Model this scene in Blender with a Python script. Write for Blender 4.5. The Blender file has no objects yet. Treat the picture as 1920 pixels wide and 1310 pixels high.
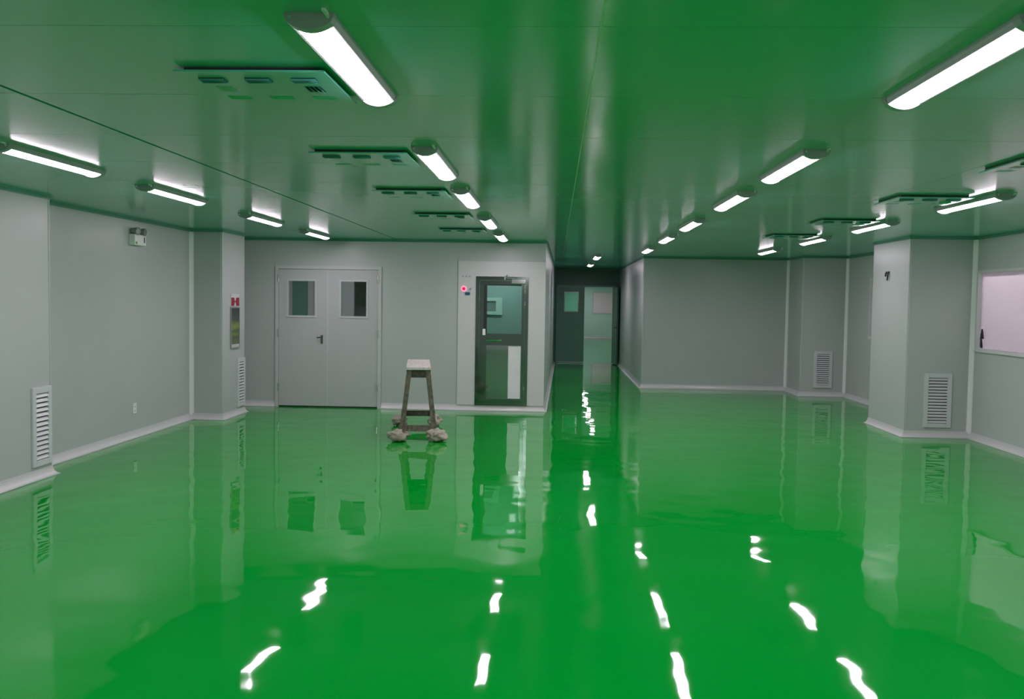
import bpy, bmesh, math, random
from mathutils import Vector, Matrix, noise

random.seed(7)
S = bpy.context.scene
C = S.collection

# ------------------------------------------------------------------ camera
FPX, PITCH, YAW, ROLL, CAMZ = 1778.46, -0.05153, -0.04523, -0.01526, 1.6651
cam = bpy.data.cameras.new('camera')
cam.sensor_width = 36.0
cam.sensor_fit = 'HORIZONTAL'
cam.lens = FPX * 36.0 / 1920.0
cam.clip_start = 0.05
cam.clip_end = 200
cam_o = bpy.data.objects.new('camera', cam)
C.objects.link(cam_o)
_h = Vector((math.sin(YAW), math.cos(YAW), 0))
_r = Vector((math.cos(YAW), -math.sin(YAW), 0))
_z = Vector((0, 0, 1))
_f = _h * math.cos(PITCH) + _z * math.sin(PITCH)
_u = _z * math.cos(PITCH) - _h * math.sin(PITCH)
_r2 = _r * math.cos(ROLL) - _u * math.sin(ROLL)
_u2 = _r * math.sin(ROLL) + _u * math.cos(ROLL)
m = Matrix((( _r2.x, _u2.x, -_f.x, 0), (_r2.y, _u2.y, -_f.y, 0), (_r2.z, _u2.z, -_f.z, CAMZ), (0, 0, 0, 1)))
cam_o.matrix_world = m
S.camera = cam_o

# ------------------------------------------------------------------ world and exposure
LAMP = 46.0                      # radiance of the lamp diffusers
LAMP_COL = (1.0, 0.83, 0.97, 1)  # the tubes look slightly pink to this camera
w = bpy.data.worlds.new('world')
S.world = w
w.use_nodes = True
w.node_tree.nodes['Background'].inputs[0].default_value = (0.0, 0.0, 0.0, 1)
S.view_settings.view_transform = 'Standard'
S.view_settings.look = 'None'
S.view_settings.exposure = 0.0
S.view_settings.gamma = 1.0
S.view_settings.use_curve_mapping = False
try:
    S.cycles.max_bounces = 10
    S.cycles.diffuse_bounces = 6
    S.cycles.glossy_bounces = 5
    S.cycles.transparent_max_bounces = 12
    S.cycles.sample_clamp_indirect = 6.0
except Exception:
    pass

# ------------------------------------------------------------------ materials
MATS = {}


def mat(name, col, rough=0.5, metal=0.0, spec=0.5, bump=None, var=0.0, var_scale=3.0, emit=None, emit_s=0.0, coat=0.0):
    mt = bpy.data.materials.new(name)
    mt.use_nodes = True
    nt = mt.node_tree
    b = nt.nodes['Principled BSDF']
    b.inputs['Base Color'].default_value = (*col, 1)
    b.inputs['Roughness'].default_value = rough
    b.inputs['Metallic'].default_value = metal
    b.inputs['Specular IOR Level'].default_value = spec
    b.inputs['Coat Weight'].default_value = coat
    if emit:
        b.inputs['Emission Color'].default_value = (*emit, 1)
        b.inputs['Emission Strength'].default_value = emit_s
    tc = None
    if var or bump:
        tc = nt.nodes.new('ShaderNodeTexCoord')
    if var:
        n = nt.nodes.new('ShaderNodeTexNoise')
        n.inputs['Scale'].default_value = var_scale
        n.inputs['Detail'].default_value = 4
        nt.links.new(tc.outputs['Object'], n.inputs['Vector'])
        r = nt.nodes.new('ShaderNodeValToRGB')
        r.color_ramp.elements[0].position = 0.3
        r.color_ramp.elements[1].position = 0.7
        r.color_ramp.elements[0].color = (*[c * (1 - var) for c in col], 1)
        r.color_ramp.elements[1].color = (*[min(1, c * (1 + var)) for c in col], 1)
        nt.links.new(n.outputs['Fac'], r.inputs['Fac'])
        nt.links.new(r.outputs['Color'], b.inputs['Base Color'])
    if bump:
        sc, dist = bump
        n2 = nt.nodes.new('ShaderNodeTexNoise')
        n2.inputs['Scale'].default_value = sc
        n2.inputs['Detail'].default_value = 2
        nt.links.new(tc.outputs['Object'], n2.inputs['Vector'])
        bp = nt.nodes.new('ShaderNodeBump')
        bp.inputs['Strength'].default_value = 1.0
        bp.inputs['Distance'].default_value = dist
        nt.links.new(n2.outputs['Fac'], bp.inputs['Height'])
        nt.links.new(bp.outputs['Normal'], b.inputs['Normal'])
    MATS[name] = mt
    return mt


def wood(name, a, b_, rough):
    mt = bpy.data.materials.new(name)
    mt.use_nodes = True
    nt = mt.node_tree
    b = nt.nodes['Principled BSDF']
    b.inputs['Roughness'].default_value = rough
    tc = nt.nodes.new('ShaderNodeTexCoord')
    mp = nt.nodes.new('ShaderNodeMapping')
    mp.inputs['Scale'].default_value = (18, 3, 9)
    n = nt.nodes.new('ShaderNodeTexNoise')
    n.inputs['Scale'].default_value = 2.0
    n.inputs['Detail'].default_value = 5
    r = nt.nodes.new('ShaderNodeValToRGB')
    r.color_ramp.elements[0].position = 0.35
    r.color_ramp.elements[1].position = 0.7
    r.color_ramp.elements[0].color = (*a, 1)
    r.color_ramp.elements[1].color = (*b_, 1)
    nt.links.new(tc.outputs['Object'], mp.inputs['Vector'])
    nt.links.new(mp.outputs['Vector'], n.inputs['Vector'])
    nt.links.new(n.outputs['Fac'], r.inputs['Fac'])
    nt.links.new(r.outputs['Color'], b.inputs['Base Color'])
    MATS[name] = mt
    return mt


def floor_mat():
    mt = bpy.data.materials.new('green_epoxy')
    mt.use_nodes = True
    nt = mt.node_tree
    b = nt.nodes['Principled BSDF']
    b.inputs['Roughness'].default_value = 0.03
    b.inputs['IOR'].default_value = 1.31
    b.inputs['Specular IOR Level'].default_value = 0.5
    tc = nt.nodes.new('ShaderNodeTexCoord')
    n = nt.nodes.new('ShaderNodeTexNoise')
    n.inputs['Scale'].default_value = 0.6
    n.inputs['Detail'].default_value = 3
    nt.links.new(tc.outputs['Object'], n.inputs['Vector'])
    r = nt.nodes.new('ShaderNodeValToRGB')
    r.color_ramp.elements[0].position = 0.3
    r.color_ramp.elements[1].position = 0.7
    r.color_ramp.elements[0].color = (0.0, 0.285, 0.022, 1)
    r.color_ramp.elements[1].color = (0.0, 0.315, 0.027, 1)
    nt.links.new(n.outputs['Fac'], r.inputs['Fac'])
    nt.links.new(r.outputs['Color'], b.inputs['Base Color'])
    MATS['floor'] = mt


def glass_mat(name, tint=(0.92, 0.97, 0.95), pale_layer=0.0, film_col=(0.8, 0.8, 0.8)):
    mt = bpy.data.materials.new(name)
    mt.use_nodes = True
    nt = mt.node_tree
    for nd in list(nt.nodes):
        nt.nodes.remove(nd)
    out = nt.nodes.new('ShaderNodeOutputMaterial')
    tr = nt.nodes.new('ShaderNodeBsdfTransparent')
    tr.inputs[0].default_value = (*tint, 1)
    gl = nt.nodes.new('ShaderNodeBsdfGlossy')
    gl.inputs['Roughness'].default_value = 0.03
    fr = nt.nodes.new('ShaderNodeFresnel')
    fr.inputs[0].default_value = 1.45
    mx = nt.nodes.new('ShaderNodeMixShader')
    nt.links.new(fr.outputs[0], mx.inputs[0])
    nt.links.new(tr.outputs[0], mx.inputs[1])
    nt.links.new(gl.outputs[0], mx.inputs[2])
    last = mx
    if pale_layer:
        tl = nt.nodes.new('ShaderNodeBsdfTranslucent')
        tl.inputs[0].default_value = (*film_col, 1)
        mx2 = nt.nodes.new('ShaderNodeMixShader')
        mx2.inputs[0].default_value = pale_layer
        nt.links.new(mx.outputs[0], mx2.inputs[1])
        nt.links.new(tl.outputs[0], mx2.inputs[2])
        last = mx2
    nt.links.new(last.outputs[0], out.inputs[0])
    MATS[name] = mt


def emit_mat(name, col, s):
    mt = bpy.data.materials.new(name)
    mt.use_nodes = True
    nt = mt.node_tree
    for nd in list(nt.nodes):
        nt.nodes.remove(nd)
    out = nt.nodes.new('ShaderNodeOutputMaterial')
    e = nt.nodes.new('ShaderNodeEmission')
    e.inputs[0].default_value = col
    e.inputs[1].default_value = s
    nt.links.new(e.outputs[0], out.inputs[0])
    MATS[name] = mt


floor_mat()
mat('wall', (0.455, 0.495, 0.48), 0.32, spec=0.4, bump=(1.6, 0.002), var=0.015, var_scale=1.5)
mat('ceiling', (0.10, 0.46, 0.35), 0.15, spec=0.28, bump=(1.2, 0.0015), var=0.015, var_scale=1.2)  # green bounce from the floor is tinted into this white ceiling
mat('ceiling_back', (0.25, 0.27, 0.26), 0.7)
mat('trim', (0.60, 0.605, 0.605), 0.28, spec=0.5, var=0.01)
mat('corner_trim', (0.80, 0.82, 0.81), 0.28, spec=0.5, var=0.01)
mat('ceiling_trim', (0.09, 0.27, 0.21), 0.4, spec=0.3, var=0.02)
mat('door_paint', (0.46, 0.485, 0.48), 0.3, spec=0.5, var=0.015)
mat('door_frame', (0.52, 0.545, 0.54), 0.28, spec=0.5, var=0.01)
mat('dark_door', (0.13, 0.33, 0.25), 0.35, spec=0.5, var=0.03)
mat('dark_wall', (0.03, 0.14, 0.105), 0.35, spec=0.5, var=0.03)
mat('steel', (0.20, 0.25, 0.225), 0.10, metal=1.0, bump=(1.2, 0.0006), var=0.03, var_scale=5)
mat('steel_sheet', (0.36, 0.42, 0.39), 0.05, metal=1.0, var=0.02, var_scale=3)
mat('steel_dark', (0.20, 0.215, 0.21), 0.22, metal=1.0, var=0.03)
mat('chrome', (0.8, 0.8, 0.8), 0.08, metal=1.0, var=0.01)
mat('pale_layer', (0.72, 0.72, 0.74), 0.35, var=0.05)  # pale tone standing in for a reflection on the steel door
mat('housing', (0.40, 0.39, 0.43), 0.35, spec=0.5, var=0.02)
mat('end_cap', (0.38, 0.36, 0.41), 0.4, var=0.02)
mat('grille', (0.60, 0.62, 0.64), 0.35, var=0.015)
mat('void', (0.05, 0.055, 0.055), 0.8, var=0.05)
mat('rubber', (0.015, 0.017, 0.017), 0.6, var=0.05)
mat('white_plastic', (0.80, 0.81, 0.78), 0.35, var=0.01)
mat('grey_plastic', (0.30, 0.31, 0.31), 0.4, var=0.02)
mat('green_led', (0.18, 0.25, 0.03), 0.4, var=0.02)
mat('blue_plate', (0.005, 0.07, 0.16), 0.35, var=0.04)
mat('dark_red', (0.30, 0.012, 0.03), 0.4, var=0.06)
mat('red_lamp', (0.6, 0.02, 0.08), 0.3, emit=(1.0, 0.02, 0.12), emit_s=0.35)
mat('pink_ring', (0.8, 0.35, 0.45), 0.3, emit=(1.0, 0.25, 0.42), emit_s=0.75)
mat('hall_wall', (0.55, 0.76, 0.68), 0.35, spec=0.4, var=0.015)
mat('white_room', (0.82, 0.80, 0.81), 0.5, var=0.01)
mat('pale_pane', (0.85, 0.72, 0.76), 0.4, var=0.01)
mat('grey_floor', (0.80, 0.76, 0.78), 0.4, var=0.02)
mat('rag', (0.37, 0.34, 0.27), 0.75, bump=(18, 0.006), var=0.18, var_scale=14)
wood('wood_dark', (0.035, 0.032, 0.024), (0.09, 0.08, 0.055), 0.65)
wood('wood_mid', (0.075, 0.068, 0.048), (0.19, 0.17, 0.12), 0.65)
wood('wood_top', (0.50, 0.47, 0.43), (0.66, 0.62, 0.58), 0.6)
glass_mat('glass', tint=(0.66, 0.95, 0.84))
glass_mat('glass_clear', tint=(0.90, 0.97, 0.94))
glass_mat('frosted', pale_layer=0.25, film_col=(0.8, 0.72, 0.76))
emit_mat('lens', LAMP_COL, LAMP)
emit_mat('cabin_fill_lens', LAMP_COL, 70.0)  # glow of the unseen lamp added inside the air shower


def board_mat():
    mt = bpy.data.materials.new('notice_print')
    mt.use_nodes = True
    nt = mt.node_tree
    b = nt.nodes['Principled BSDF']
    b.inputs['Roughness'].default_value = 0.3
    tc = nt.nodes.new('ShaderNodeTexCoord')
    sep = nt.nodes.new('ShaderNodeSeparateXYZ')
    nt.links.new(tc.outputs['Object'], sep.inputs[0])
    n = nt.nodes.new('ShaderNodeTexNoise')
    n.inputs['Scale'].default_value = 14
    n.inputs['Detail'].default_value = 3
    nt.links.new(tc.outputs['Object'], n.inputs['Vector'])
    ad = nt.nodes.new('ShaderNodeMath')
    ad.operation = 'MULTIPLY_ADD'
    nt.links.new(n.outputs['Fac'], ad.inputs[0])
    ad.inputs[1].default_value = 0.16
    nt.links.new(sep.outputs['Z'], ad.inputs[2])
    mr = nt.nodes.new('ShaderNodeMapRange')
    mr.inputs['From Min'].default_value = 0.08
    mr.inputs['From Max'].default_value = 0.58
    nt.links.new(ad.outputs[0], mr.inputs['Value'])
    r = nt.nodes.new('ShaderNodeValToRGB')
    cr = r.color_ramp
    stops = [(0.0, (0.05, 0.10, 0.05)), (0.12, (0.12, 0.16, 0.07)), (0.30, (0.06, 0.09, 0.03)), (0.38, (0.17, 0.21, 0.04)),
             (0.47, (0.01, 0.09, 0.03)), (0.56, (0.22, 0.26, 0.05)), (0.66, (0.15, 0.22, 0.03)), (0.75, (0.045, 0.06, 0.05)), (1.0, (0.03, 0.045, 0.04))]
    cr.elements[0].position, cr.elements[0].color = stops[0][0], (*stops[0][1], 1)
    cr.elements[1].position, cr.elements[1].color = stops[-1][0], (*stops[-1][1], 1)
    for p_, c_ in stops[1:-1]:
        e = cr.elements.new(p_)
        e.color = (*c_, 1)
    nt.links.new(mr.outputs[0], r.inputs[0])
    nt.links.new(r.outputs[0], b.inputs['Base Color'])
    MATS['notice_print'] = mt


board_mat()

# ------------------------------------------------------------------ mesh helpers


class MB:
    def __init__(self):
        self.v = []
        self.f = []

    def add(self, vs, fs):
        o = len(self.v)
        self.v += [Vector(p) for p in vs]
        self.f += [[i + o for i in f] for f in fs]
        return self

    def box(self, x0, x1, y0, y1, z0, z1):
        x0, x1 = min(x0, x1), max(x0, x1)
        y0, y1 = min(y0, y1), max(y0, y1)
        z0, z1 = min(z0, z1), max(z0, z1)
        return self.add([(x0, y0, z0), (x1, y0, z0), (x1, y1, z0), (x0, y1, z0), (x0, y0, z1), (x1, y0, z1), (x1, y1, z1), (x0, y1, z1)],
                        [(0, 3, 2, 1), (4, 5, 6, 7), (0, 1, 5, 4), (1, 2, 6, 5), (2, 3, 7, 6), (3, 0, 4, 7)])

    def cbox(self, x0, x1, y0, y1, z0, z1, c):
        """box with all edges chamfered by c"""
        bm = bmesh.new()
        t = MB().box(x0, x1, y0, y1, z0, z1)
        vs = [bm.verts.new(p) for p in t.v]
        for f in t.f:
            bm.faces.new([vs[i] for i in f])
        bmesh.ops.bevel(bm, geom=list(bm.edges), offset=c, segments=2, profile=0.5, affect='EDGES')
        bm.verts.index_update()
        self.add([v.co.copy() for v in bm.verts], [[v.index for v in f.verts] for f in bm.faces])
        bm.free()
        return self

    def beam(self, a, b, wd, dp, side=(1, 0, 0)):
        """rectangular bar from a to b, wd along side, dp across"""
        a, b = Vector(a), Vector(b)
        d = (b - a).normalized()
        s = Vector(side)
        s = (s - d * s.dot(d)).normalized()
        t = d.cross(s)
        vs = []
        for p in (a, b):
            for i, j in ((-1, -1), (1, -1), (1, 1), (-1, 1)):
                vs.append(p + s * (i * wd / 2) + t * (j * dp / 2))
        return self.add(vs, [(0, 3, 2, 1), (4, 5, 6, 7), (0, 1, 5, 4), (1, 2, 6, 5), (2, 3, 7, 6), (3, 0, 4, 7)])

    def cyl(self, a, b, r, n=16, r2=None):
        a, b = Vector(a), Vector(b)
        r2 = r if r2 is None else r2
        d = (b - a).normalized()
        s = d.orthogonal().normalized()
        t = d.cross(s)
        vs = []
        for p, rr in ((a, r), (b, r2)):
            for k in range(n):
                an = 2 * math.pi * k / n
                vs.append(p + (s * math.cos(an) + t * math.sin(an)) * rr)
        fs = [(k, (k + 1) % n, n + (k + 1) % n, n + k) for k in range(n)]
        fs += [list(range(n))[::-1], list(range(n, 2 * n))]
        return self.add(vs, fs)

    def tube(self, pts, r, n=8):
        for a, b in zip(pts, pts[1:]):
            self.cyl(a, b, r, n)
        return self

    def ring(self, c, axis, r0, r1, h, n=24):
        """flat annulus of inner r0, outer r1, thickness h along axis"""
        c, d = Vector(c), Vector(axis).normalized()
        s = d.orthogonal().normalized()
        t = d.cross(s)
        vs = []
        for rr, o in ((r1, 0), (r1, h), (r0, h), (r0, 0)):
            for k in range(n):
                an = 2 * math.pi * k / n
                vs.append(c + d * o + (s * math.cos(an) + t * math.sin(an)) * rr)
        fs = []
        for q in range(4):
            for k in range(n):
                a, b = q * n + k, q * n + (k + 1) % n
                a2, b2 = ((q + 1) % 4) * n + k, ((q + 1) % 4) * n + (k + 1) % n
                fs.append((a, b, b2, a2))
        return self.add(vs, fs)

    def prism_y(self, prof, y0, y1):
        """closed profile of (x, z) extruded along y"""
        n = len(prof)
        vs = [(x, y0, z) for x, z in prof] + [(x, y1, z) for x, z in prof]
        fs = [(k, (k + 1) % n, n + (k + 1) % n, n + k) for k in range(n)]
        fs += [list(range(n))[::-1], list(range(n, 2 * n))]
        return self.add(vs, fs)

    def prism_z(self, prof, z0, z1):
        n = len(prof)
        vs = [(x, y, z0) for x, y in prof] + [(x, y, z1) for x, y in prof]
        fs = [(k, (k + 1) % n, n + (k + 1) % n, n + k) for k in range(n)]
        fs += [list(range(n))[::-1], list(range(n, 2 * n))]
        return self.add(vs, fs)

    def sweep(self, path, prof, closed=False):
        """profile (offset to the right of travel, z) swept along a plan polyline with mitres"""
        P = [Vector((x, y)) for x, y in path]
        n = len(P)
        k = len(prof)
        vs = []
        for i in range(n):
            if closed or 0 < i < n - 1:
                d0 = (P[i] - P[i - 1]).normalized()
                d1 = (P[(i + 1) % n] - P[i]).normalized()
            elif i == 0:
                d0 = d1 = (P[1] - P[0]).normalized()
            else:
                d0 = d1 = (P[-1] - P[-2]).normalized()
            n0 = Vector((d0.y, -d0.x))
            n1 = Vector((d1.y, -d1.x))
            mv = (n0 + n1) / max(0.2, 1 + n0.dot(n1))
            for o, z in prof:
                q = P[i] + mv * o
                vs.append((q.x, q.y, z))
        fs = []
        for i in range(n if closed else n - 1):
            j = (i + 1) % n
            for a in range(k):
                b = (a + 1) % k
                fs.append((i * k + a, j * k + a, j * k + b, i * k + b))
        if not closed:
            fs += [list(range(k)), list(range((n - 1) * k, n * k))[::-1]]
        return self.add(vs, fs)

    def build(self, name, mt, parent=None, smooth=False, at=None):
        me = bpy.data.meshes.new(name)
        bm = bmesh.new()
        vs = [bm.verts.new(p) for p in self.v]
        for f in self.f:
            try:
                bm.faces.new([vs[i] for i in f])
            except ValueError:
                pass
        bmesh.ops.recalc_face_normals(bm, faces=bm.faces)
        bm.to_mesh(me)
        bm.free()
        if smooth:
            for p in me.polygons:
                p.use_smooth = True
        me.materials.append(MATS[mt])
        o = bpy.data.objects.new(name, me)
        C.objects.link(o)
        if at:
            o.location = at
        if parent:
            o.parent = parent
        return o


def tag(o, label=None, cat=None, group=None):
    if label:
        o['label'] = label
    if cat:
        o['category'] = cat
    if group:
        o['group'] = group
    return o


def thing(name, label, cat, loc=(0, 0, 0), rz=0.0, group=None):
    o = bpy.data.objects.new(name, None)
    o.empty_display_size = 0.1
    C.objects.link(o)
    o.location = loc
    o.rotation_euler = (0, 0, rz)
    return tag(o, label, cat, group)


def copy_tree(o, parent=None):
    c = o.copy()
    C.objects.link(c)
    c.parent = parent
    for ch in o.children:
        copy_tree(ch, c)
    return c


def struct(o, label=None):
    o['kind'] = 'structure'
    if label:
        o['label'] = label
    return o


def struct_root(name, loc=(0, 0, 0), rz=0.0, label=None):
    o = bpy.data.objects.new(name, None)
    C.objects.link(o)
    o.location = loc
    o.rotation_euler = (0, 0, rz)
    return struct(o, label)


# ------------------------------------------------------------------ plan of the room (metres, camera above the origin, y into the picture)
H = 2.55
XL, XR = -4.898, 5.299          # long walls
YB = 14.236                     # wall with the double door
XE = -0.16                      # its outer corner, start of the corridor
YC = 25.7                       # end of the corridor
XF, YF = 1.688, 18.542          # plain far wall, its outer corner
YN = -5.0                       # wall behind the camera
C1 = (-4.62, 7.0, 8.492)        # left pier: face x, y0, y1
C2 = (-4.466, 12.539, 13.45)
C3 = (4.471, 12.279, 13.648)    # right pier
C4 = (4.48, 17.521)             # corner pier
T = 0.09
WIN1 = (9.75, 12.2, 1.125, 2.13)
WIN2 = (13.95, 16.27, 1.125, 2.13)
DD = (-4.246, -2.627, 0.0, 2.145)
AS = (-1.198, -0.409, 0.085, 2.02)
ED = (0.02, 1.62, 0.0, 2.11)


def cells(mb, a0, a1, z0, z1, openings, put):
    aa = sorted({a0, a1, *[o[0] for o in openings], *[o[1] for o in openings]})
    zz = sorted({z0, z1, *[o[2] for o in openings], *[o[3] for o in openings]})
    for i in range(len(aa) - 1):
        for j in range(len(zz) - 1):
            ca, cz = (aa[i] + aa[i + 1]) / 2, (zz[j] + zz[j + 1]) / 2
            if any(o[0] < ca < o[1] and o[2] < cz < o[3] for o in openings):
                continue
            put(aa[i], aa[i + 1], zz[j], zz[j + 1])


def wall_x(name, x0, x1, ya, yb, openings=(), m='wall', z1=H):
    mb = MB()
    cells(mb, ya, yb, 0, z1, openings, lambda a, b, c, d: mb.box(x0, x1, a, b, c, d))
    return struct(mb.build(name, m))


def wall_y(name, y0, y1, xa, xb, openings=(), m='wall', z1=H):
    mb = MB()
    cells(mb, xa, xb, 0, z1, openings, lambda a, b, c, d: mb.box(a, b, y0, y1, c, d))
    return struct(mb.build(name, m))


def resin_floor():
    """self-levelled resin: long gentle waves with a little trowel ripple, a few millimetres high"""
    fx = [XL - T + (XR - XL + 2 * T) * k / 190 for k in range(191)]
    fy = [YN - T + 0.55 * k for k in range(9)] + [0.0 + 0.055 * k for k in range(346)] + [19.05 + 0.12 * k for k in range(56)] + [26 + 0.9 * k for k in range(20)]
    fy[-1] = 43.4
    vs = []
    for y in fy:
        for x in fx:
            p = Vector((x, y, 0.0))
            z = 0.0018 * noise.noise(p * 1.9) + 0.0013 * noise.noise(p * 4.3 + Vector((9, 4, 2)))
            vs.append((x, y, z))
    nx = len(fx)
    fs = [(j * nx + i, j * nx + i + 1, (j + 1) * nx + i + 1, (j + 1) * nx + i) for j in range(len(fy) - 1) for i in range(nx - 1)]
    # skirt and underside make it a slab
    border = list(range(nx)) + [j * nx + nx - 1 for j in range(1, len(fy))] + [(len(fy) - 1) * nx + i for i in range(nx - 2, -1, -1)] + [j * nx for j in range(len(fy) - 2, 0, -1)]
    b0 = len(vs)
    vs += [(vs[k][0], vs[k][1], -0.06) for k in border]
    nb = len(border)
    fs += [(border[k], b0 + k, b0 + (k + 1) % nb, border[(k + 1) % nb]) for k in range(nb)]
    fs.append([b0 + k for k in range(nb)][::-1])
    me = bpy.data.meshes.new('floor')
    me.from_pydata(vs, [], fs)
    me.polygons.foreach_set('use_smooth', [True] * (len(fs) - nb - 1) + [False] * (nb + 1))
    me.update()
    me.materials.append(MATS['floor'])
    o_ = bpy.data.objects.new('floor', me)
    C.objects.link(o_)
    return struct(o_, 'glossy bright green self-levelling epoxy floor')


resin_floor()
wall_x('wall_left', XL - T, XL, YN, YB)
struct(MB().box(XL, C1[0], C1[1], C1[2], 0, H).build('wall_left_pier', 'wall'), 'grey wall pier with a tall return-air grille')
struct(MB().box(XL, C2[0], C2[1], C2[2], 0, H).build('wall_left_far_pier', 'wall'), 'grey wall pier carrying the red sign and notice board')
wall_y('wall_back', YB, YB + T, XL - T, XE, [DD, AS])
XCE = -0.035
struct(MB().prism_z([(XE, YB + T), (XCE, YC), (XCE - T, YC), (XE - T, YB + T)], 0, H).build('wall_corridor_left', 'wall'))
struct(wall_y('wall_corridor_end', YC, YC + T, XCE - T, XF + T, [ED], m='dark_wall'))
wall_x('wall_corridor_right', XF, XF + T, YF + T, YC)
wall_y('wall_far', YF, YF + T, XF, C4[0])
struct(MB().box(C4[0], XR, C4[1], YF + T, 0, H).build('wall_far_pier', 'wall'), 'grey corner pier with a small return-air grille')
wall_x('wall_right', XR, XR + T, YN, YF + T, [WIN1, WIN2])
struct(MB().box(C3[0], XR, C3[1], C3[2], 0, H).build('wall_right_pier', 'wall'), 'large grey wall pier with a return-air grille')
wall_y('wall_front', YN - T, YN, XL - T, XR + T)

# ---- room behind the double door
wall_y('wall_store_back', 17.0, 17.0 + T, XL, -1.5, [(-3.64, -2.85, 0, 2.1)])
wall_x('wall_store_right', -1.5, -1.5 + T, YB + T, 19.0)
wall_x('wall_store_left', XL - T, XL, YB + T, 19.0)
wall_y('wall_store_inner', 19.0, 19.0 + T, XL - T, -1.5 + T)
mb = MB()
for x in (-4.86, -4.475):
    mb.box(x, x + 0.10, 16.97, 17.0, 0, 2.12)
mb.box(-4.86, -4.375, 16.97, 17.0, 2.04, 2.12)
struct(mb.build('trim_1', 'trim'))
struct(MB().box(-4.76, -4.475, 16.985, 17.0, 0.01, 2.04).build('door_5', 'dark_door'), 'narrow grey door seen through the double door glass')

# ---- air shower cabin behind the steel door
wall_x('wall_shower_left', -1.36, -1.30, YB + T, 15.6, m='steel')
wall_x('wall_shower_right', -0.36, -0.30, YB + T, 15.6, m='steel')
wall_y('wall_shower_back', 15.6, 15.66, -1.36, -0.30)
o = thing('inner_window', 'pale framed square pane on the back wall inside the air shower', 'window', (-1.02, 15.598, 1.568))
mb = MB()
for a, b, c, d in ((-0.17, 0.14, 0.085, 0.14), (-0.17, 0.14, -0.14, -0.085), (-0.17, -0.11, -0.085, 0.085), (0.04, 0.14, -0.085, 0.085)):
    mb.box(a, b, -0.03, 0, c, d)
mb.build('frame', 'white_plastic', o)
MB().box(-0.11, 0.04, -0.012, 0, -0.085, 0.085).build('pane', 'grey_plastic', o)
o = thing('cabin_fill_light', 'unseen square fill lamp added on the ceiling inside the air shower', 'lamp', (-0.8, 14.9, H))  # unseen lamp added to brighten the view through the steel door's pane
MB().cbox(-0.14, 0.14, -0.14, 0.14, -0.03, 0, 0.006).build('housing', 'white_plastic', o)
MB().cbox(-0.11, 0.11, -0.11, 0.11, -0.045, -0.0301, 0.004).build('lens', 'cabin_fill_lens', o)

# ---- room behind the right-hand windows
struct(MB().box(XR + T, 6.7, 9.2, 17.4, -0.06, 0).build('floor_side_room', 'grey_floor'))
wall_x('wall_side_room', 6.7, 6.76, 9.2, 17.4, m='white_room')
wall_y('wall_side_room_near', 9.14, 9.2, XR + T, 6.76, m='white_room')
wall_y('wall_side_room_far', 17.4, 17.46, XR + T, 6.76, m='white_room')

# ---- hall beyond the corridor doorway
wall_y('wall_hall_far', 43.3, 43.4, -0.6, 3.1, m='hall_wall')
wall_x('wall_hall_left', -0.6, -0.5, YC + T, 43.4, m='hall_wall')
wall_x('wall_hall_right', 3.0, 3.1, YC + T, 43.4, m='hall_wall')
struct(MB().box(-0.6, XCE - T, YC, YC + T, 0, H).build('wall_hall_near_left', 'wall'))
struct(MB().box(XF + T, 3.1, YC, YC + T, 0, H).build('wall_hall_near_right', 'wall'))

w3 = struct_root('window_3', (0, 0, 0), 0, 'pale window on the far wall of the hall beyond the corridor')
mb = MB()
for a, b, c, d in ((1.66, 1.72, 1.12, 2.13), (2.62, 2.68, 1.12, 2.13), (1.72, 2.62, 2.08, 2.13), (1.72, 2.62, 1.12, 1.17)):
    mb.box(a, b, 43.27, 43.3, c, d)
mb.build('window_frame', 'trim', w3)
MB().box(1.72, 2.62, 43.285, 43.3, 1.17, 2.08).build('pane', 'pale_pane', w3)

# ---- baseboards: concave cove profiles along the walls
BR, BH = 0.05, 0.085


def cove_base(r=BR, h=BH, n=6):
    pts = [(-0.001, 0.0), (-0.001, h), (0.006, h)]
    for k in range(1, n):
        t = math.pi / 2 * k / n
        pts.append((r - (r - 0.006) * math.cos(t), h - (h - 0.008) * math.sin(t)))
    pts += [(r, 0.008), (r, 0.0)]
    return pts


def cove_top(r=0.032, n=6):
    pts = [(-0.001, H - 0.0005), (-0.001, H - r), (0.004, H - r)]
    for k in range(1, n):
        t = math.pi / 2 * k / n
        pts.append((r - (r - 0.004) * math.cos(t), H - r + (r - 0.004) * math.sin(t)))
    pts += [(r, H - 0.004), (r, H - 0.0005)]
    return pts


left_path = [(XL, YN), (XL, C1[1]), (C1[0], C1[1]), (C1[0], C1[2]), (XL, C1[2]), (XL, C2[1]), (C2[0], C2[1]), (C2[0], C2[2]), (XL, C2[2]), (XL, YB)]
right_path = [(XF, YC), (XF, YF), (C4[0], YF), (C4[0], C4[1]), (XR, C4[1]), (XR, C3[2]), (C3[0], C3[2]), (C3[0], C3[1]), (XR, C3[1]), (XR, YN)]
base = cove_base()
struct(MB().sweep(left_path + [(DD[0] - 0.005, YB)], base).build('baseboard_left', 'trim'))
struct(MB().sweep([(DD[1] + 0.005, YB), (XE, YB), (XCE, YC)], base).build('baseboard_back', 'trim'))
struct(MB().sweep(right_path, base).build('baseboard_right', 'trim'))
struct(MB().sweep([(XR, YN), (XL, YN)], base).build('baseboard_front', 'trim'))
struct(MB().sweep([(-0.5, 43.3), (3.0, 43.3)], base).build('baseboard_hall', 'trim'))
top = cove_top()
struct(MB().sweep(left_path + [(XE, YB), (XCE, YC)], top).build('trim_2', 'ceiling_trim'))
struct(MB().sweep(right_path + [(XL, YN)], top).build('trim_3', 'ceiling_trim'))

# ---- rounded corner profiles, floor to ceiling
tn = 4


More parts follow.
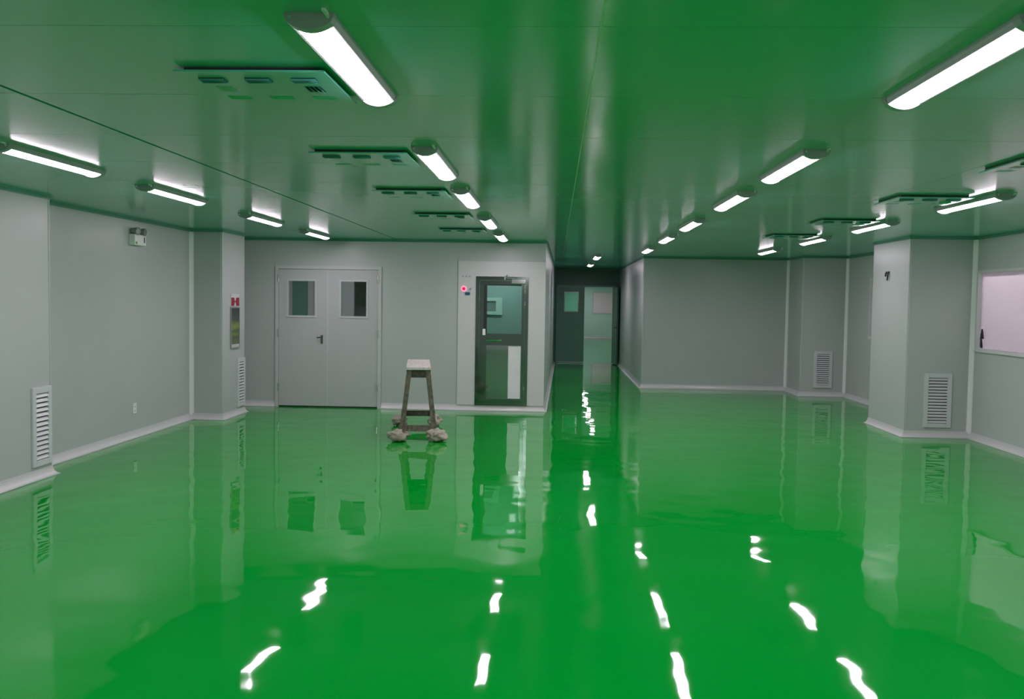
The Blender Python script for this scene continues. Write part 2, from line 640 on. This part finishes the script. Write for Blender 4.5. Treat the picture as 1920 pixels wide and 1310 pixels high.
def inside_corner(x, y, sx, sy, r=0.045):
    pts = [(x, y), (x + sx * r, y)]
    for k in range(1, 6):
        t = math.pi / 2 * k / 6
        pts.append((x + sx * (r - r * 0.93 * math.sin(t)), y + sy * (r - r * 0.93 * math.cos(t))))
    pts.append((x, y + sy * r))
    return MB().prism_z(pts, BH - 0.02, H - 0.03)


def outside_corner(x, y, sx, sy, r=0.03):
    """slightly proud rounded bead on an outer corner; (sx, sy) points from the corner into the solid"""
    pts = []
    e = 0.004
    cx, cy = x + sx * r, y + sy * r
    for k in range(7):
        t = math.pi / 2 * k / 6
        pts.append((cx - sx * (r + e) * math.cos(t), cy - sy * (r + e) * math.sin(t)))
    pts.append((cx, cy))
    return MB().prism_z(pts, 0.01, H - 0.003)


for mbq in (inside_corner(XL, C2[1], 1, -1), inside_corner(XR, C3[1], -1, -1), inside_corner(XR, C4[1], -1, -1), inside_corner(C4[0], YF, -1, -1),
            inside_corner(XL, YB, 1, -1),
            outside_corner(C2[0], C2[1], -1, 1), outside_corner(C3[0], C3[1], 1, 1), outside_corner(C4[0], C4[1], 1, 1), outside_corner(C1[0], C1[2], -1, -1),
            outside_corner(XE, YB, -1, 1), outside_corner(XF, YF, 1, 1)):
    struct(mbq.build('trim_%d' % tn, 'corner_trim' if tn < 9 else 'wall'))
    tn += 1

# ------------------------------------------------------------------ ceiling of large flat panels
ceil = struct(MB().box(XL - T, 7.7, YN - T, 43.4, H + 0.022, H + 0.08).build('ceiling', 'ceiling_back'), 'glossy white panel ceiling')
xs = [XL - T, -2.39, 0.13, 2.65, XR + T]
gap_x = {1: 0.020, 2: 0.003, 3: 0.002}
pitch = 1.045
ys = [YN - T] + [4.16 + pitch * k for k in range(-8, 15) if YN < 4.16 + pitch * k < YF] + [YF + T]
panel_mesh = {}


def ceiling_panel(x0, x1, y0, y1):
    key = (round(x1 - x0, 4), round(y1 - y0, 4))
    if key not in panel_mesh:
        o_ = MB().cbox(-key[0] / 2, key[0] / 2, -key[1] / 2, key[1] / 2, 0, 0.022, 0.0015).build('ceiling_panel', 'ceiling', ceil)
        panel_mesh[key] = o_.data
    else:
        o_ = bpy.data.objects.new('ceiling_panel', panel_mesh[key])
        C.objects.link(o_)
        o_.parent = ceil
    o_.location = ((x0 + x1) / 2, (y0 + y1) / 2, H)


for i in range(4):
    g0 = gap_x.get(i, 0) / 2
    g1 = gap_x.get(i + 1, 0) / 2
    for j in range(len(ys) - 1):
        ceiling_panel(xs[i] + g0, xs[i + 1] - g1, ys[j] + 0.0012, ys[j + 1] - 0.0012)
ceiling_panel(XR + T, 7.7, 9.1, 17.5)
MB().box(0.1265, 0.1335, YN, YF, H - 0.0012, H + 0.01).build('joint_bead', 'trim', ceil)
yy = YF + T
while yy < 43.3:
    y2 = min(yy + 2.09, 43.4)
    ceiling_panel(XL - T, XR + T, yy + 0.0012, y2 - 0.0012)
    yy = y2

# ------------------------------------------------------------------ doors


def rect_frame(mb, x0, x1, z0, z1, wdt, y0, y1, bottom=True):
    mb.box(x0, x0 + wdt, y0, y1, z0, z1)
    mb.box(x1 - wdt, x1, y0, y1, z0, z1)
    mb.box(x0 + wdt, x1 - wdt, y0, y1, z1 - wdt, z1)
    if bottom:
        mb.box(x0 + wdt, x1 - wdt, y0, y1, z0, z0 + wdt)
    return mb


def leaf_slab(x0, x1, z0, z1, y0, y1, hole):
    mb = MB()
    cells(mb, x0, x1, z0, z1, [hole] if hole else [], lambda a, b, c, d: mb.box(a, b, y0, y1, c, d))
    return mb


d1 = struct_root('door_1', (0, 0, 0), 0, 'grey double door with two small square panes')
rect_frame(MB(), DD[0], DD[1], 0, DD[3], 0.05, YB - 0.025, YB + T, bottom=False).build('frame', 'door_frame', d1)
for (x0, x1, wx0, wx1) in ((-4.192, -3.449, -4.045, -3.639), (-3.441, -2.681, -3.242, -2.856)):
    lf = leaf_slab(x0, x1, 0.022, 2.088, YB - 0.008, YB + 0.037, (wx0, wx1, 1.39, 1.915)).build('leaf', 'door_paint', d1)
    rect_frame(MB(), wx0 - 0.028, wx1 + 0.028, 1.362, 1.943, 0.03, YB - 0.016, YB - 0.008).build('pane_frame', 'door_frame', lf)
    MB().box(wx0, wx1, YB + 0.012, YB + 0.018, 1.39, 1.915).build('pane', 'glass_clear', lf)
    if x0 < -4:
        h = MB()
        h.cbox(-3.551, -3.515, YB - 0.017, YB - 0.008, 0.97, 1.10, 0.003)
        h.cyl((-3.533, YB - 0.008, 1.065), (-3.533, YB - 0.06, 1.065), 0.011)
        h.cyl((-3.533, YB - 0.055, 1.065), (-3.600, YB - 0.055, 1.062), 0.010)
        h.cyl((-3.533, YB - 0.008, 0.99), (-3.533, YB - 0.024, 0.99), 0.013)
        h.build('handle', 'steel_dark', lf, smooth=False)
for x, z in ((-4.194, 1.95), (-4.194, 1.13), (-4.194, 0.31), (-2.679, 1.95), (-2.679, 1.13), (-2.679, 0.31)):
    MB().cyl((x, YB - 0.032, z - 0.055), (x, YB - 0.032, z + 0.055), 0.011, 10).build('hinge', 'chrome', d1)
MB().box(DD[0] + 0.05, DD[1] - 0.05, YB + 0.0, YB + 0.03, 0.0, 0.012).build('threshold', 'rubber', d1)
MB().box(-3.4555, -3.4345, YB - 0.014, YB - 0.008, 0.022, 2.088).build('meeting_strip', 'door_frame', d1)

# ---- air shower: pale surround with a stainless steel half-glazed door
d2 = struct_root('door_2', (0, 0, 0), 0, 'stainless steel air shower door with a glazed upper half')
mb = MB()
cells(mb, -1.466, XE + 0.004, BH, 2.245, [AS], lambda a, b, c, d: mb.box(a, b, YB - 0.022, YB, c, d))
mb.build('surround_panel', 'trim', d2)
rect_frame(MB(), AS[0], AS[1], AS[2], AS[3], 0.055, YB - 0.034, YB + T).build('frame', 'steel', d2)
LX0, LX1, LZ0, LZ1 = AS[0] + 0.058, AS[1] - 0.058, AS[2] + 0.058, AS[3] - 0.058
yd0, yd1 = YB - 0.03, YB + 0.015
lf = MB()
lf.box(LX0, -1.032, yd0, yd1, LZ0, LZ1)
lf.box(-0.507, LX1, yd0, yd1, LZ0, LZ1)
lf.box(-1.032, -0.507, yd0, yd1, 1.90, LZ1)
lf.box(-1.032, -0.507, yd0, yd1, 0.99, 1.165)
lf.box(-1.032, -0.507, yd0, yd1, LZ0, 0.18)
leaf = lf.build('leaf', 'steel', d2)
MB().box(-1.032, -0.507, yd0 + 0.02, yd0 + 0.026, 1.165, 1.90).build('pane', 'glass', leaf)
MB().box(-1.032, -0.507, yd0 + 0.014, yd1, 0.18, 0.99).build('lower_panel', 'steel_sheet', leaf)
MB().box(-0.700, -0.512, yd0 + 0.012, yd0 + 0.0139, 0.19, 0.985).build('reflection_strip', 'pale_layer', leaf)  # a reflection in the steel sheet, built as a pale strip
g = MB().box(-1.075, -1.028, yd0 - 0.006, yd0, 1.17, 1.905)
g.box(-1.028, -0.512, yd0 - 0.004, yd0, 1.885, 1.905)
g.build('gasket', 'rubber', leaf)
MB().cbox(-1.088, -1.045, yd0 - 0.03, yd0, 1.14, 1.235, 0.004).build('latch', 'white_plastic', leaf)
hb = MB()
hb.cyl((-1.03, yd0 - 0.045, 1.065), (-0.80, yd0 - 0.045, 1.065), 0.013)
hb.cyl((-1.01, yd0, 1.065), (-1.01, yd0 - 0.045, 1.065), 0.010)
hb.cyl((-0.82, yd0, 1.065), (-0.82, yd0 - 0.045, 1.065), 0.015)
hb.build('handle', 'chrome', leaf)
cl = MB().cbox(-0.66, -0.45, yd0 - 0.055, yd0, 1.915, 1.985, 0.006)
closer = cl.build('door_closer', 'chrome', d2)
ar = MB().beam((-0.60, yd0 - 0.03, 1.995), (-0.76, yd0 - 0.06, 2.005), 0.02, 0.012, (0, 1, 0))
ar.beam((-0.76, yd0 - 0.06, 2.005), (-0.73, yd0 - 0.012, 2.04), 0.02, 0.012, (0, 1, 0))
ar.cyl((-0.76, yd0 - 0.06, 1.97), (-0.76, yd0 - 0.06, 2.03), 0.016)
ar.build('closer_arm', 'chrome', closer)
for z in (1.87, 1.80, 1.62, 0.35):
    MB().cyl((-0.462, yd0 - 0.008, z - 0.03), (-0.462, yd0 - 0.008, z + 0.03), 0.011, 10).build('hinge', 'chrome', d2)

# ---- double door at the end of the corridor, one leaf swung open
d3 = struct_root('door_3', (0, 0, 0), 0, 'dark grey double door at the corridor end, one leaf swung open')
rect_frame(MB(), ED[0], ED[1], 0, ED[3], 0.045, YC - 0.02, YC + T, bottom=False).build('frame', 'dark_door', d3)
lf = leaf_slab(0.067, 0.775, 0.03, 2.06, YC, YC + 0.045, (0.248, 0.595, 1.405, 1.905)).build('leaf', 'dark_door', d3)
rect_frame(MB(), 0.225, 0.618, 1.382, 1.928, 0.025, YC - 0.008, YC).build('pane_frame', 'steel_dark', lf)
MB().box(0.248, 0.595, YC + 0.02, YC + 0.026, 1.405, 1.905).build('pane', 'glass', lf)
MB().box(0.067, 0.775, YC + 0.002, YC + 0.04, 0, 0.012).build('threshold', 'rubber', d3)
op = bpy.data.objects.new('open_leaf', None)
C.objects.link(op)
op.parent = d3
op.location = (1.572, YC - 0.005, 0)
op.rotation_euler = (0, 0, math.radians(-84))
op.name = 'leaf'
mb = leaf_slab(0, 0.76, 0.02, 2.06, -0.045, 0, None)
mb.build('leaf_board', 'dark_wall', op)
hd = MB()
for s in (0, -0.045):
    q = 1 if s == 0 else -1
    hd.cyl((0.70, s, 1.0), (0.70, s + q * 0.055, 1.0), 0.012)
    hd.cyl((0.70, s + q * 0.05, 1.0), (0.59, s + q * 0.05, 1.0), 0.011)
hd.build('handle', 'steel_dark', op)

# ------------------------------------------------------------------ windows on the right wall


def window(name, y0, y1, z0, z1, label):
    r = struct_root(name, (0, 0, 0), 0, label)
    mb = MB()
    f = 0.032
    xa, xb = XR - 0.018, XR + T
    mb.box(xa, xb, y0, y0 + f, z0, z1)
    mb.box(xa, xb, y1 - f, y1, z0, z1)
    mb.box(xa, xb, y0 + f, y1 - f, z1 - f, z1)
    mb.box(xa, xb, y0 + f, y1 - f, z0, z0 + f)
    mb.build('window_frame', 'trim', r)
    MB().box(XR + 0.03, XR + 0.036, y0 + f, y1 - f, z0 + f, z1 - f).build('pane', 'frosted', r)
    MB().box(XR - 0.026, XR - 0.018, y0, y1, z0 - 0.012, z0 + 0.008).build('sill', 'trim', r)
    return r


w1 = window('window_1', *WIN1, 'pale frosted window lit from the room behind')
window('window_2', *WIN2, 'frosted window beyond the large pier')
o = thing('window_stay', 'small black stay hanging at the lower corner of the bright frosted window', 'window stay', (XR + 0.012, 12.07, 1.165))
MB().add([(-0.01, -0.035, 0.115), (-0.01, 0.03, 0.105), (-0.01, 0.0, 0.235), (0.012, -0.035, 0.115), (0.012, 0.03, 0.105), (0.012, 0.0, 0.235)],
         [(0, 1, 2), (3, 5, 4), (0, 3, 4, 1), (1, 4, 5, 2), (2, 5, 3, 0)]).build('stay_blade', 'rubber', o)
MB().add([(-0.01, -0.012, 0.0), (-0.01, 0.022, 0.02), (-0.01, 0.012, 0.105), (0.012, -0.012, 0.0), (0.012, 0.022, 0.02), (0.012, 0.012, 0.105)],
         [(0, 1, 2), (3, 5, 4), (0, 3, 4, 1), (1, 4, 5, 2), (2, 5, 3, 0)]).build('stay_tail', 'rubber', o)

# ------------------------------------------------------------------ ceiling lights
LL = 1.12     # lens length


def make_light():
    t = thing('ceiling_light', 'x', 'ceiling light', (0, 0, 0))
    hp = [(-0.075, 0.0), (-0.075, -0.010), (-0.068, -0.030), (0.068, -0.030), (0.075, -0.010), (0.075, 0.0)]
    MB().prism_y(hp, -LL / 2, LL / 2).build('housing', 'housing', t)
    lp = [(-0.056, -0.0302)]
    for k in range(13):
        x = -0.056 + 0.112 * k / 12
        lp.append((x, -0.0315 - 0.015 * (1 - (x / 0.056) ** 2)))
    lp.append((0.056, -0.0302))
    MB().prism_y(lp, -LL / 2 + 0.002, LL / 2 - 0.002).build('lens', 'lens', t)
    scr = None
    for s in (-1, 1):
        ep = [(-0.078, 0.0), (-0.078, -0.014), (-0.068, -0.030)]
        for k in range(9):
            x = -0.058 + 0.116 * k / 8
            ep.append((x, -0.037 - 0.016 * (1 - (x / 0.058) ** 2)))
        ep += [(0.068, -0.030), (0.078, -0.014), (0.078, 0.0)]
        cap = MB().prism_y(ep, s * LL / 2, s * (LL / 2 + 0.045)).build('end_cap', 'end_cap', t)
        ye = s * (LL / 2 + 0.045)
        for x in (-0.060, 0.060):
            if scr is None:
                scr = MB().cyl((0, -0.002, 0), (0, 0.002, 0), 0.007, 10).build('screw', 'chrome', cap)
                so = scr
            else:
                so = bpy.data.objects.new('screw', scr.data)
                C.objects.link(so)
                so.parent = cap
            so.location = (x, ye + s * 0.002, -0.014)
        MB().cbox(0.052, 0.064, min(ye, ye + s * 0.05), max(ye, ye + s * 0.05), -0.010, 0.0, 0.002).build('mounting_clip', 'white_plastic', t)
    return t


proto = make_light()
used = [False]


def place_light(x, y, label, group=None, rz=0.0):
    if not used[0]:
        o_ = proto
        used[0] = True
    else:
        o_ = copy_tree(proto)
    o_.location = (x, y, H)
    o_.rotation_euler = (0, 0, rz)
    o_['label'] = label
    if group:
        o_['group'] = group
    return o_


LY = [15.75, 12.98, 10.62, 8.14, 6.12, 3.57, 1.2, -1.2, -3.5]
ORD = ['first', 'second', 'third', 'fourth', 'fifth', 'sixth', 'seventh', 'eighth', 'ninth']
rows = [(-3.32, 0.0, 'batten light in the row along the emergency lamp wall, %s from the double door', LY[1:]),
        (-0.792, 0.0025, 'batten light in the row leading to the steel air shower door, %s from it', LY[1:]),
        (1.44, 0.0045, 'batten light in the row ending at the corridor corner, %s from it', LY),
        (3.44, 0.002, 'batten light in the row along the frosted windows, %s from the far wall', LY)]
for x, dx, lab, yl in rows:
    for k, y in enumerate(yl):
        place_light(x + dx * y, y, lab % ORD[k], 'batten lights in rows on the main ceiling')
place_light(0.79, 18.5, 'small bright batten light in the corridor, the one nearer the big room', 'corridor lights')
place_light(0.80, 22.3, 'small bright batten light in the corridor, the one nearer the dark double door', 'corridor lights')
for k, y in enumerate((28.0, 31.5, 35.0, 38.5, 41.5)):  # unseen lamps added to brighten the hall behind the doorway
    place_light(1.3, y, 'added unseen batten light in the hall beyond the corridor, %s from the dark double door' % ORD[k], 'added hall lights')
for k, y in enumerate((12.7, 11.5, 10.3)):  # unseen lamps added to brighten the frosted pane from behind
    place_light(5.85, y, 'added unseen batten light behind the bright frosted window, %s from the large pier' % ORD[k], 'added side room lights')
place_light(5.95, 15.0, 'added unseen batten light in the side room behind the hidden frosted window', 'added side room lights')  # another unseen lamp added, for the second frosted pane
place_light(-3.2, 15.6, 'added unseen batten light in the room behind the double door', None, math.pi / 2)  # unseen lamp added to light what shows through the door panes

# ------------------------------------------------------------------ ceiling air diffusers


def make_diffuser():
    t = thing('air_diffuser', 'x', 'air diffuser', (0, 0, 0))
    hw = 0.295
    MB().box(-hw + 0.03, hw - 0.03, -hw + 0.03, hw - 0.03, -0.014, 0).build('neck', 'rubber', t)
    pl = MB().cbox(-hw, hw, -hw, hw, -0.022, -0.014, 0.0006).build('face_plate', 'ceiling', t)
    for bx in (-1, 0, 1):
        for by in (-1, 0, 1):
            if bx == 0 and by == 0:
                continue
            cx, cy = bx * 0.185, by * 0.165
            mbv = MB()
            zl, zm = (-0.031, -0.032) if by == -1 or (bx == 1 and by == 0) else (-0.0232, -0.0236)
            mbs = MB()
            if by != 0:      # blades along x
                for q in range(4):
                    y = cy - 0.027 + q * 0.018
                    mbs.box(cx - 0.05, cx + 0.05, y - 0.0078, y + 0.0078, -0.0228, -0.0219)
                    s = by
                    mbv.add([(cx - 0.05, y - s * 0.005, -0.022), (cx + 0.05, y - s * 0.005, -0.022), (cx + 0.05, y + s * 0.006, zl), (cx - 0.05, y + s * 0.006, zl),
                             (cx - 0.05, y - s * 0.006, -0.0225), (cx + 0.05, y - s * 0.006, -0.0225), (cx + 0.05, y + s * 0.006, zm), (cx - 0.05, y + s * 0.006, zm)],
                            [(0, 1, 2, 3), (4, 7, 6, 5), (0, 4, 5, 1), (1, 5, 6, 2), (2, 6, 7, 3), (3, 7, 4, 0)])
            else:
                for q in range(4):
                    x = cx - 0.027 + q * 0.018
                    mbs.box(x - 0.0078, x + 0.0078, cy - 0.05, cy + 0.05, -0.0228, -0.0219)
                    s = bx
                    mbv.add([(x - s * 0.005, cy - 0.05, -0.022), (x - s * 0.005, cy + 0.05, -0.022), (x + s * 0.006, cy + 0.05, zl), (x + s * 0.006, cy - 0.05, zl),
                             (x - s * 0.006, cy - 0.05, -0.0225), (x - s * 0.006, cy + 0.05, -0.0225), (x + s * 0.006, cy + 0.05, zm), (x + s * 0.006, cy - 0.05, zm)],
                            [(0, 1, 2, 3), (4, 7, 6, 5), (0, 4, 5, 1), (1, 5, 6, 2), (2, 6, 7, 3), (3, 7, 4, 0)])
            mbv.build('louvre_block', 'ceiling', pl)['kind'] = 'stuff'
            if by == -1 or bx == 1 and by == 0:
                mbs.build('slots', 'rubber', pl)['kind'] = 'stuff'
    return t


dp = make_diffuser()
first = True
for x, ylist, lab in ((-1.197, (3.945, 5.955, 7.905, 10.02, 12.1), 'square air diffuser in the ceiling row leading to the air shower, %s from it'),
                      (3.0, (4.0, 6.0, 8.01, 10.2, 12.4), 'square air diffuser in the ceiling row along the frosted windows, %s from the far wall')):
    for k, y in enumerate(ylist):
        o = dp if first else copy_tree(dp)
        first = False
        o.location = (x, y, H)
        tag(o, lab % ORD[len(ylist) - 1 - k], 'air diffuser', 'ceiling air diffusers')

# ------------------------------------------------------------------ return-air grilles


def grille(loc, rz, wd, ht, n, label):
    """front faces local -y, origin at the middle of the lower edge on the wall face"""
    t = thing('return_air_grille', label, 'vent', loc, rz, 'tall return-air grilles low on the piers')
    b = 0.055
    mb = MB()
    rect_frame(mb, -wd / 2, wd / 2, 0, ht, b, -0.022, 0)
    fr = mb.build('frame', 'grille', t)
    bv = fr.modifiers.new('bevel', 'BEVEL')
    bv.width = 0.003
    bv.segments = 1
    MB().box(-wd / 2 + b, wd / 2 - b, -0.002, 0, b, ht - b).build('duct_back', 'void', t)
    hs = (ht - 2 * b) / n
    me = None
    for k in range(n):
        zc = b + hs * (k + 0.5)
        if me is None:
            xw = wd / 2 - b
            o_ = MB().add([(-xw, -0.022, -hs * 0.30), (xw, -0.022, -hs * 0.30), (xw, -0.004, hs * 0.36), (-xw, -0.004, hs * 0.36),
                           (-xw, -0.020, -hs * 0.36), (xw, -0.020, -hs * 0.36), (xw, -0.0025, hs * 0.30), (-xw, -0.0025, hs * 0.30)],
                          [(0, 1, 2, 3), (4, 7, 6, 5), (0, 4, 5, 1), (1, 5, 6, 2), (2, 6, 7, 3), (3, 7, 4, 0)]).build('slat', 'grille', t)
            me = o_.data
        else:
            o_ = bpy.data.objects.new('slat', me)
            C.objects.link(o_)
            o_.parent = t
        o_.location = (0, 0, zc)
    return t


grille((C1[0], 8.305, 0.115), math.pi / 2, 0.315, 0.71, 14, 'white slatted return-air grille on the pier beside the emergency lamp wall')
grille((C2[0], 13.28, 0.105), math.pi / 2, 0.31, 0.69, 14, 'white slatted return-air grille on the pier below the notice board')
grille((4.878, C3[1], 0.13), 0, 0.35, 0.69, 15, 'white slatted return-air grille on the large pier next to the bright window')
grille((4.892, C4[1], 0.158), 0, 0.335, 0.672, 15, 'white slatted return-air grille on the far corner pier')

# ------------------------------------------------------------------ emergency lamp on the left wall (front faces +x)
o = thing('emergency_light', 'white twin-head emergency lamp high on the left wall', 'emergency light', (XL, 10.85, 2.236), math.pi / 2)
MB().cbox(-0.15, 0.15, -0.075, 0, 0, 0.125, 0.008).build('body', 'white_plastic', o)
MB().box(0.085, 0.105, -0.078, -0.0751, 0.035, 0.10).build('switch', 'rubber', o)
MB().cbox(-0.135, -0.095, -0.080, -0.0751, 0.012, 0.040, 0.002).build('status_lamp', 'green_led', o)
for s in (-1, 1):
    hx = s * 0.085
    MB().cyl((hx, -0.04, 0.12), (hx, -0.04, 0.15), 0.014, 10).build('neck', 'grey_plastic', o)
    hd = MB().cyl((hx, -0.005, 0.168), (hx + s * 0.01, -0.085, 0.160), 0.030, 18, 0.047)
    hd.ring((hx + s * 0.01, -0.085, 0.160), (s * 0.12, -1, -0.1), 0.038, 0.048, 0.006)
    hdo = hd.build('lamp_head', 'grey_plastic', o)
    MB().cyl((hx + s * 0.0102, -0.0856, 0.1599), (hx + s * 0.0106, -0.0885, 0.1596), 0.036, 18, 0.030).build('reflector', 'chrome', hdo)

# ------------------------------------------------------------------ red sign and notice board on the far left pier
o = thing('fire_sign', 'small red and white sign above the green notice board', 'sign', (C2[0], 13.02, 1.533), math.pi / 2)
MB().cbox(-0.17, 0.17, -0.012, 0, -0.01, 0.165, 0.002).build('plate', 'trim', o)
for s in (-1, 1):
    pr = [(s * 0.16, 0.0), (s * 0.16, 0.115), (s * 0.05, 0.115), (s * 0.028, 0.08), (s * 0.028, 0.04), (s * 0.05, 0.0)]
    MB().prism_y(pr, -0.016, -0.0121).build('red_mark', 'dark_red', o)
MB().box(-0.027, 0.027, -0.0155, -0.0121, 0.05, 0.07).build('red_bar', 'dark_red', o)
o = thing('notice_board', 'tall narrow dark notice board with green and yellow print', 'notice board', (C2[0], 13.02, 0.955), math.pi / 2)
rect_frame(MB(), -0.178, 0.178, -0.01, 0.56, 0.014, -0.02, 0).build('frame', 'grey_plastic', o)
MB().box(-0.164, 0.164, -0.012, 0, 0.045, 0.546).build('printed_sheet', 'notice_print', o)
MB().box(-0.164, 0.164, -0.014, 0, 0.004, 0.0449).build('lower_strip', 'door_frame', o)

# ------------------------------------------------------------------ socket on the left wall
o = thing('wall_socket', 'small white wall socket low on the left wall', 'socket', (XL, 10.82, 0.28), math.pi / 2)
MB().cbox(-0.043, 0.043, -0.011, 0, 0.0, 0.12, 0.003).build('plate', 'white_plastic', o)
for z in (0.035, 0.08):
    mbq = MB()
    for x in (-0.012, 0.012):
        mbq.box(x - 0.002, x + 0.002, -0.0125, -0.0111, z - 0.007, z + 0.007)
    mbq.build('slots', 'rubber', o)['kind'] = 'stuff'

# ------------------------------------------------------------------ cable tails on the right pier (face towards -x)
o = thing('cable_tails', 'pair of short black cable tails poking from the right pier', 'cable', (C3[0], 13.03, 2.03), -math.pi / 2)
MB().cbox(-0.06, 0.05, -0.006, 0, 0.07, 0.105, 0.002).build('back_plate', 'grey_plastic', o)
MB().tube([(-0.045, -0.004, 0.095), (-0.048, -0.02, 0.085), (-0.05, -0.022, 0.035)], 0.012).build('cable', 'rubber', o)
MB().tube([(0.035, -0.004, 0.095), (0.04, -0.02, 0.085), (0.04, -0.024, 0.03), (0.022, -0.024, -0.015)], 0.011).build('cable', 'rubber', o)

# ------------------------------------------------------------------ air shower controls
YS = YB - 0.022
o = thing('air_shower_control', 'red indicator lamp and blue switch beside the air shower door', 'control panel', (-1.38, YS, 1.74))
lamp = MB().ring((0, -0.001, 0.092), (0, -1, 0), 0.024, 0.045, 0.010).build('lamp_ring', 'pink_ring', o)
dm = MB()
dm.cyl((0, 0, 0.092), (0, -0.014, 0.092), 0.0238, 20)
dm.cyl((0, -0.0141, 0.092), (0, -0.024, 0.092), 0.0238, 20, 0.012)
dm.build('indicator_lamp', 'red_lamp', o)
MB().cbox(0.020, 0.094, -0.014, 0, 0.0, 0.040, 0.002).build('blue_switch', 'blue_plate', o)
kn = MB().cyl((0.098, 0, 0.088), (0.098, -0.022, 0.088), 0.014, 14)
kn.beam((0.086, -0.026, 0.078), (0.116, -0.026, 0.104), 0.008, 0.010, (0, 1, 0))
kn.build('key_switch', 'grey_plastic', o)
for k in range(3):
    MB().cbox(-0.03 + 0.05 * k, 0.0 + 0.05 * k, -0.004, 0, 0.265, 0.290, 0.001).build('label_tab', 'housing', o)

# ------------------------------------------------------------------ long wooden work bench, seen from its end
ang = math.atan2(1.587, 11.0)       # its length points away from the viewer
bench = thing('work_bench', 'long narrow wooden trestle bench with wrapped feet standing before the back wall', 'bench', (-1.587, 11.0, 0), ang)
BL, BT, BZ = 1.42, 0.144, 0.872
tp = MB()
tp.cbox(-BT, BT, -0.02, BL + 0.02, BZ - 0.035, BZ, 0.006)
tp.build('top_plank', 'wood_top', bench)
for v in (0.015, BL - 0.045):
    MB().box(-0.118, 0.118, v, v + 0.03, BZ - 0.125, BZ - 0.0352).build('end_rail', 'wood_dark', bench)
for sx in (-1, 1):
    MB().box(sx * 0.119, sx * 0.141, 0.02, BL - 0.02, BZ - 0.115, BZ - 0.0353).build('side_rail', 'wood_dark', bench)
    for (vt, vb) in ((0.03, -0.01), (BL - 0.03, BL + 0.01)):
        MB().beam((sx * 0.108, vt, BZ - 0.036), (sx * 0.202, vb, 0.015), 0.058, 0.046, (1, 0, 0)).build('leg', 'wood_mid', bench)
for v, mt_ in ((-0.036, 'wood_mid'), (BL + 0.006, 'wood_dark')):
    MB().box(-0.222, 0.222, v, v + 0.028, 0.122, 0.194).build('foot_rail', mt_, bench)
for sx in (-1, 1):
    MB().beam((sx * 0.178, 0.02, 0.27), (sx * 0.178, BL - 0.02, 0.27), 0.022, 0.05, (1, 0, 0)).build('side_stretcher', 'wood_mid', bench)


def wrap(cx, cy, rx, ry, rz_, seed):
    bm = bmesh.new()
    bmesh.ops.create_icosphere(bm, subdivisions=4, radius=1.0)
    for v in bm.verts:
        p = v.co.copy()
        q = p * 1.6 + Vector((seed * 7.3, seed * 3.1, seed))
        d = 0.80 + 0.45 * noise.noise(q) + 0.26 * abs(noise.noise(q * 2.3)) + 0.07 * noise.noise(q * 5.0)
        p = Vector((p.x * rx * d, p.y * ry * d, p.z * rz_ * d))
        v.co = Vector((cx + p.x, cy + p.y, max(0.001, rz_ * 0.80 + p.z)))
    me = bpy.data.meshes.new('foot_wrap')
    bm.to_mesh(me)
    bm.free()
    for pl_ in me.polygons:
        pl_.use_smooth = True
    me.materials.append(MATS['rag'])
    o_ = bpy.data.objects.new('foot_wrap', me)
    C.objects.link(o_)
    o_.parent = bench


wrap(-0.225, -0.02, 0.125, 0.11, 0.085, 1.0)
wrap(0.215, -0.02, 0.135, 0.12, 0.092, 2.4)
wrap(-0.25, BL + 0.0, 0.115, 0.12, 0.09, 3.7)
wrap(0.22, BL + 0.0, 0.10, 0.11, 0.085, 5.2)
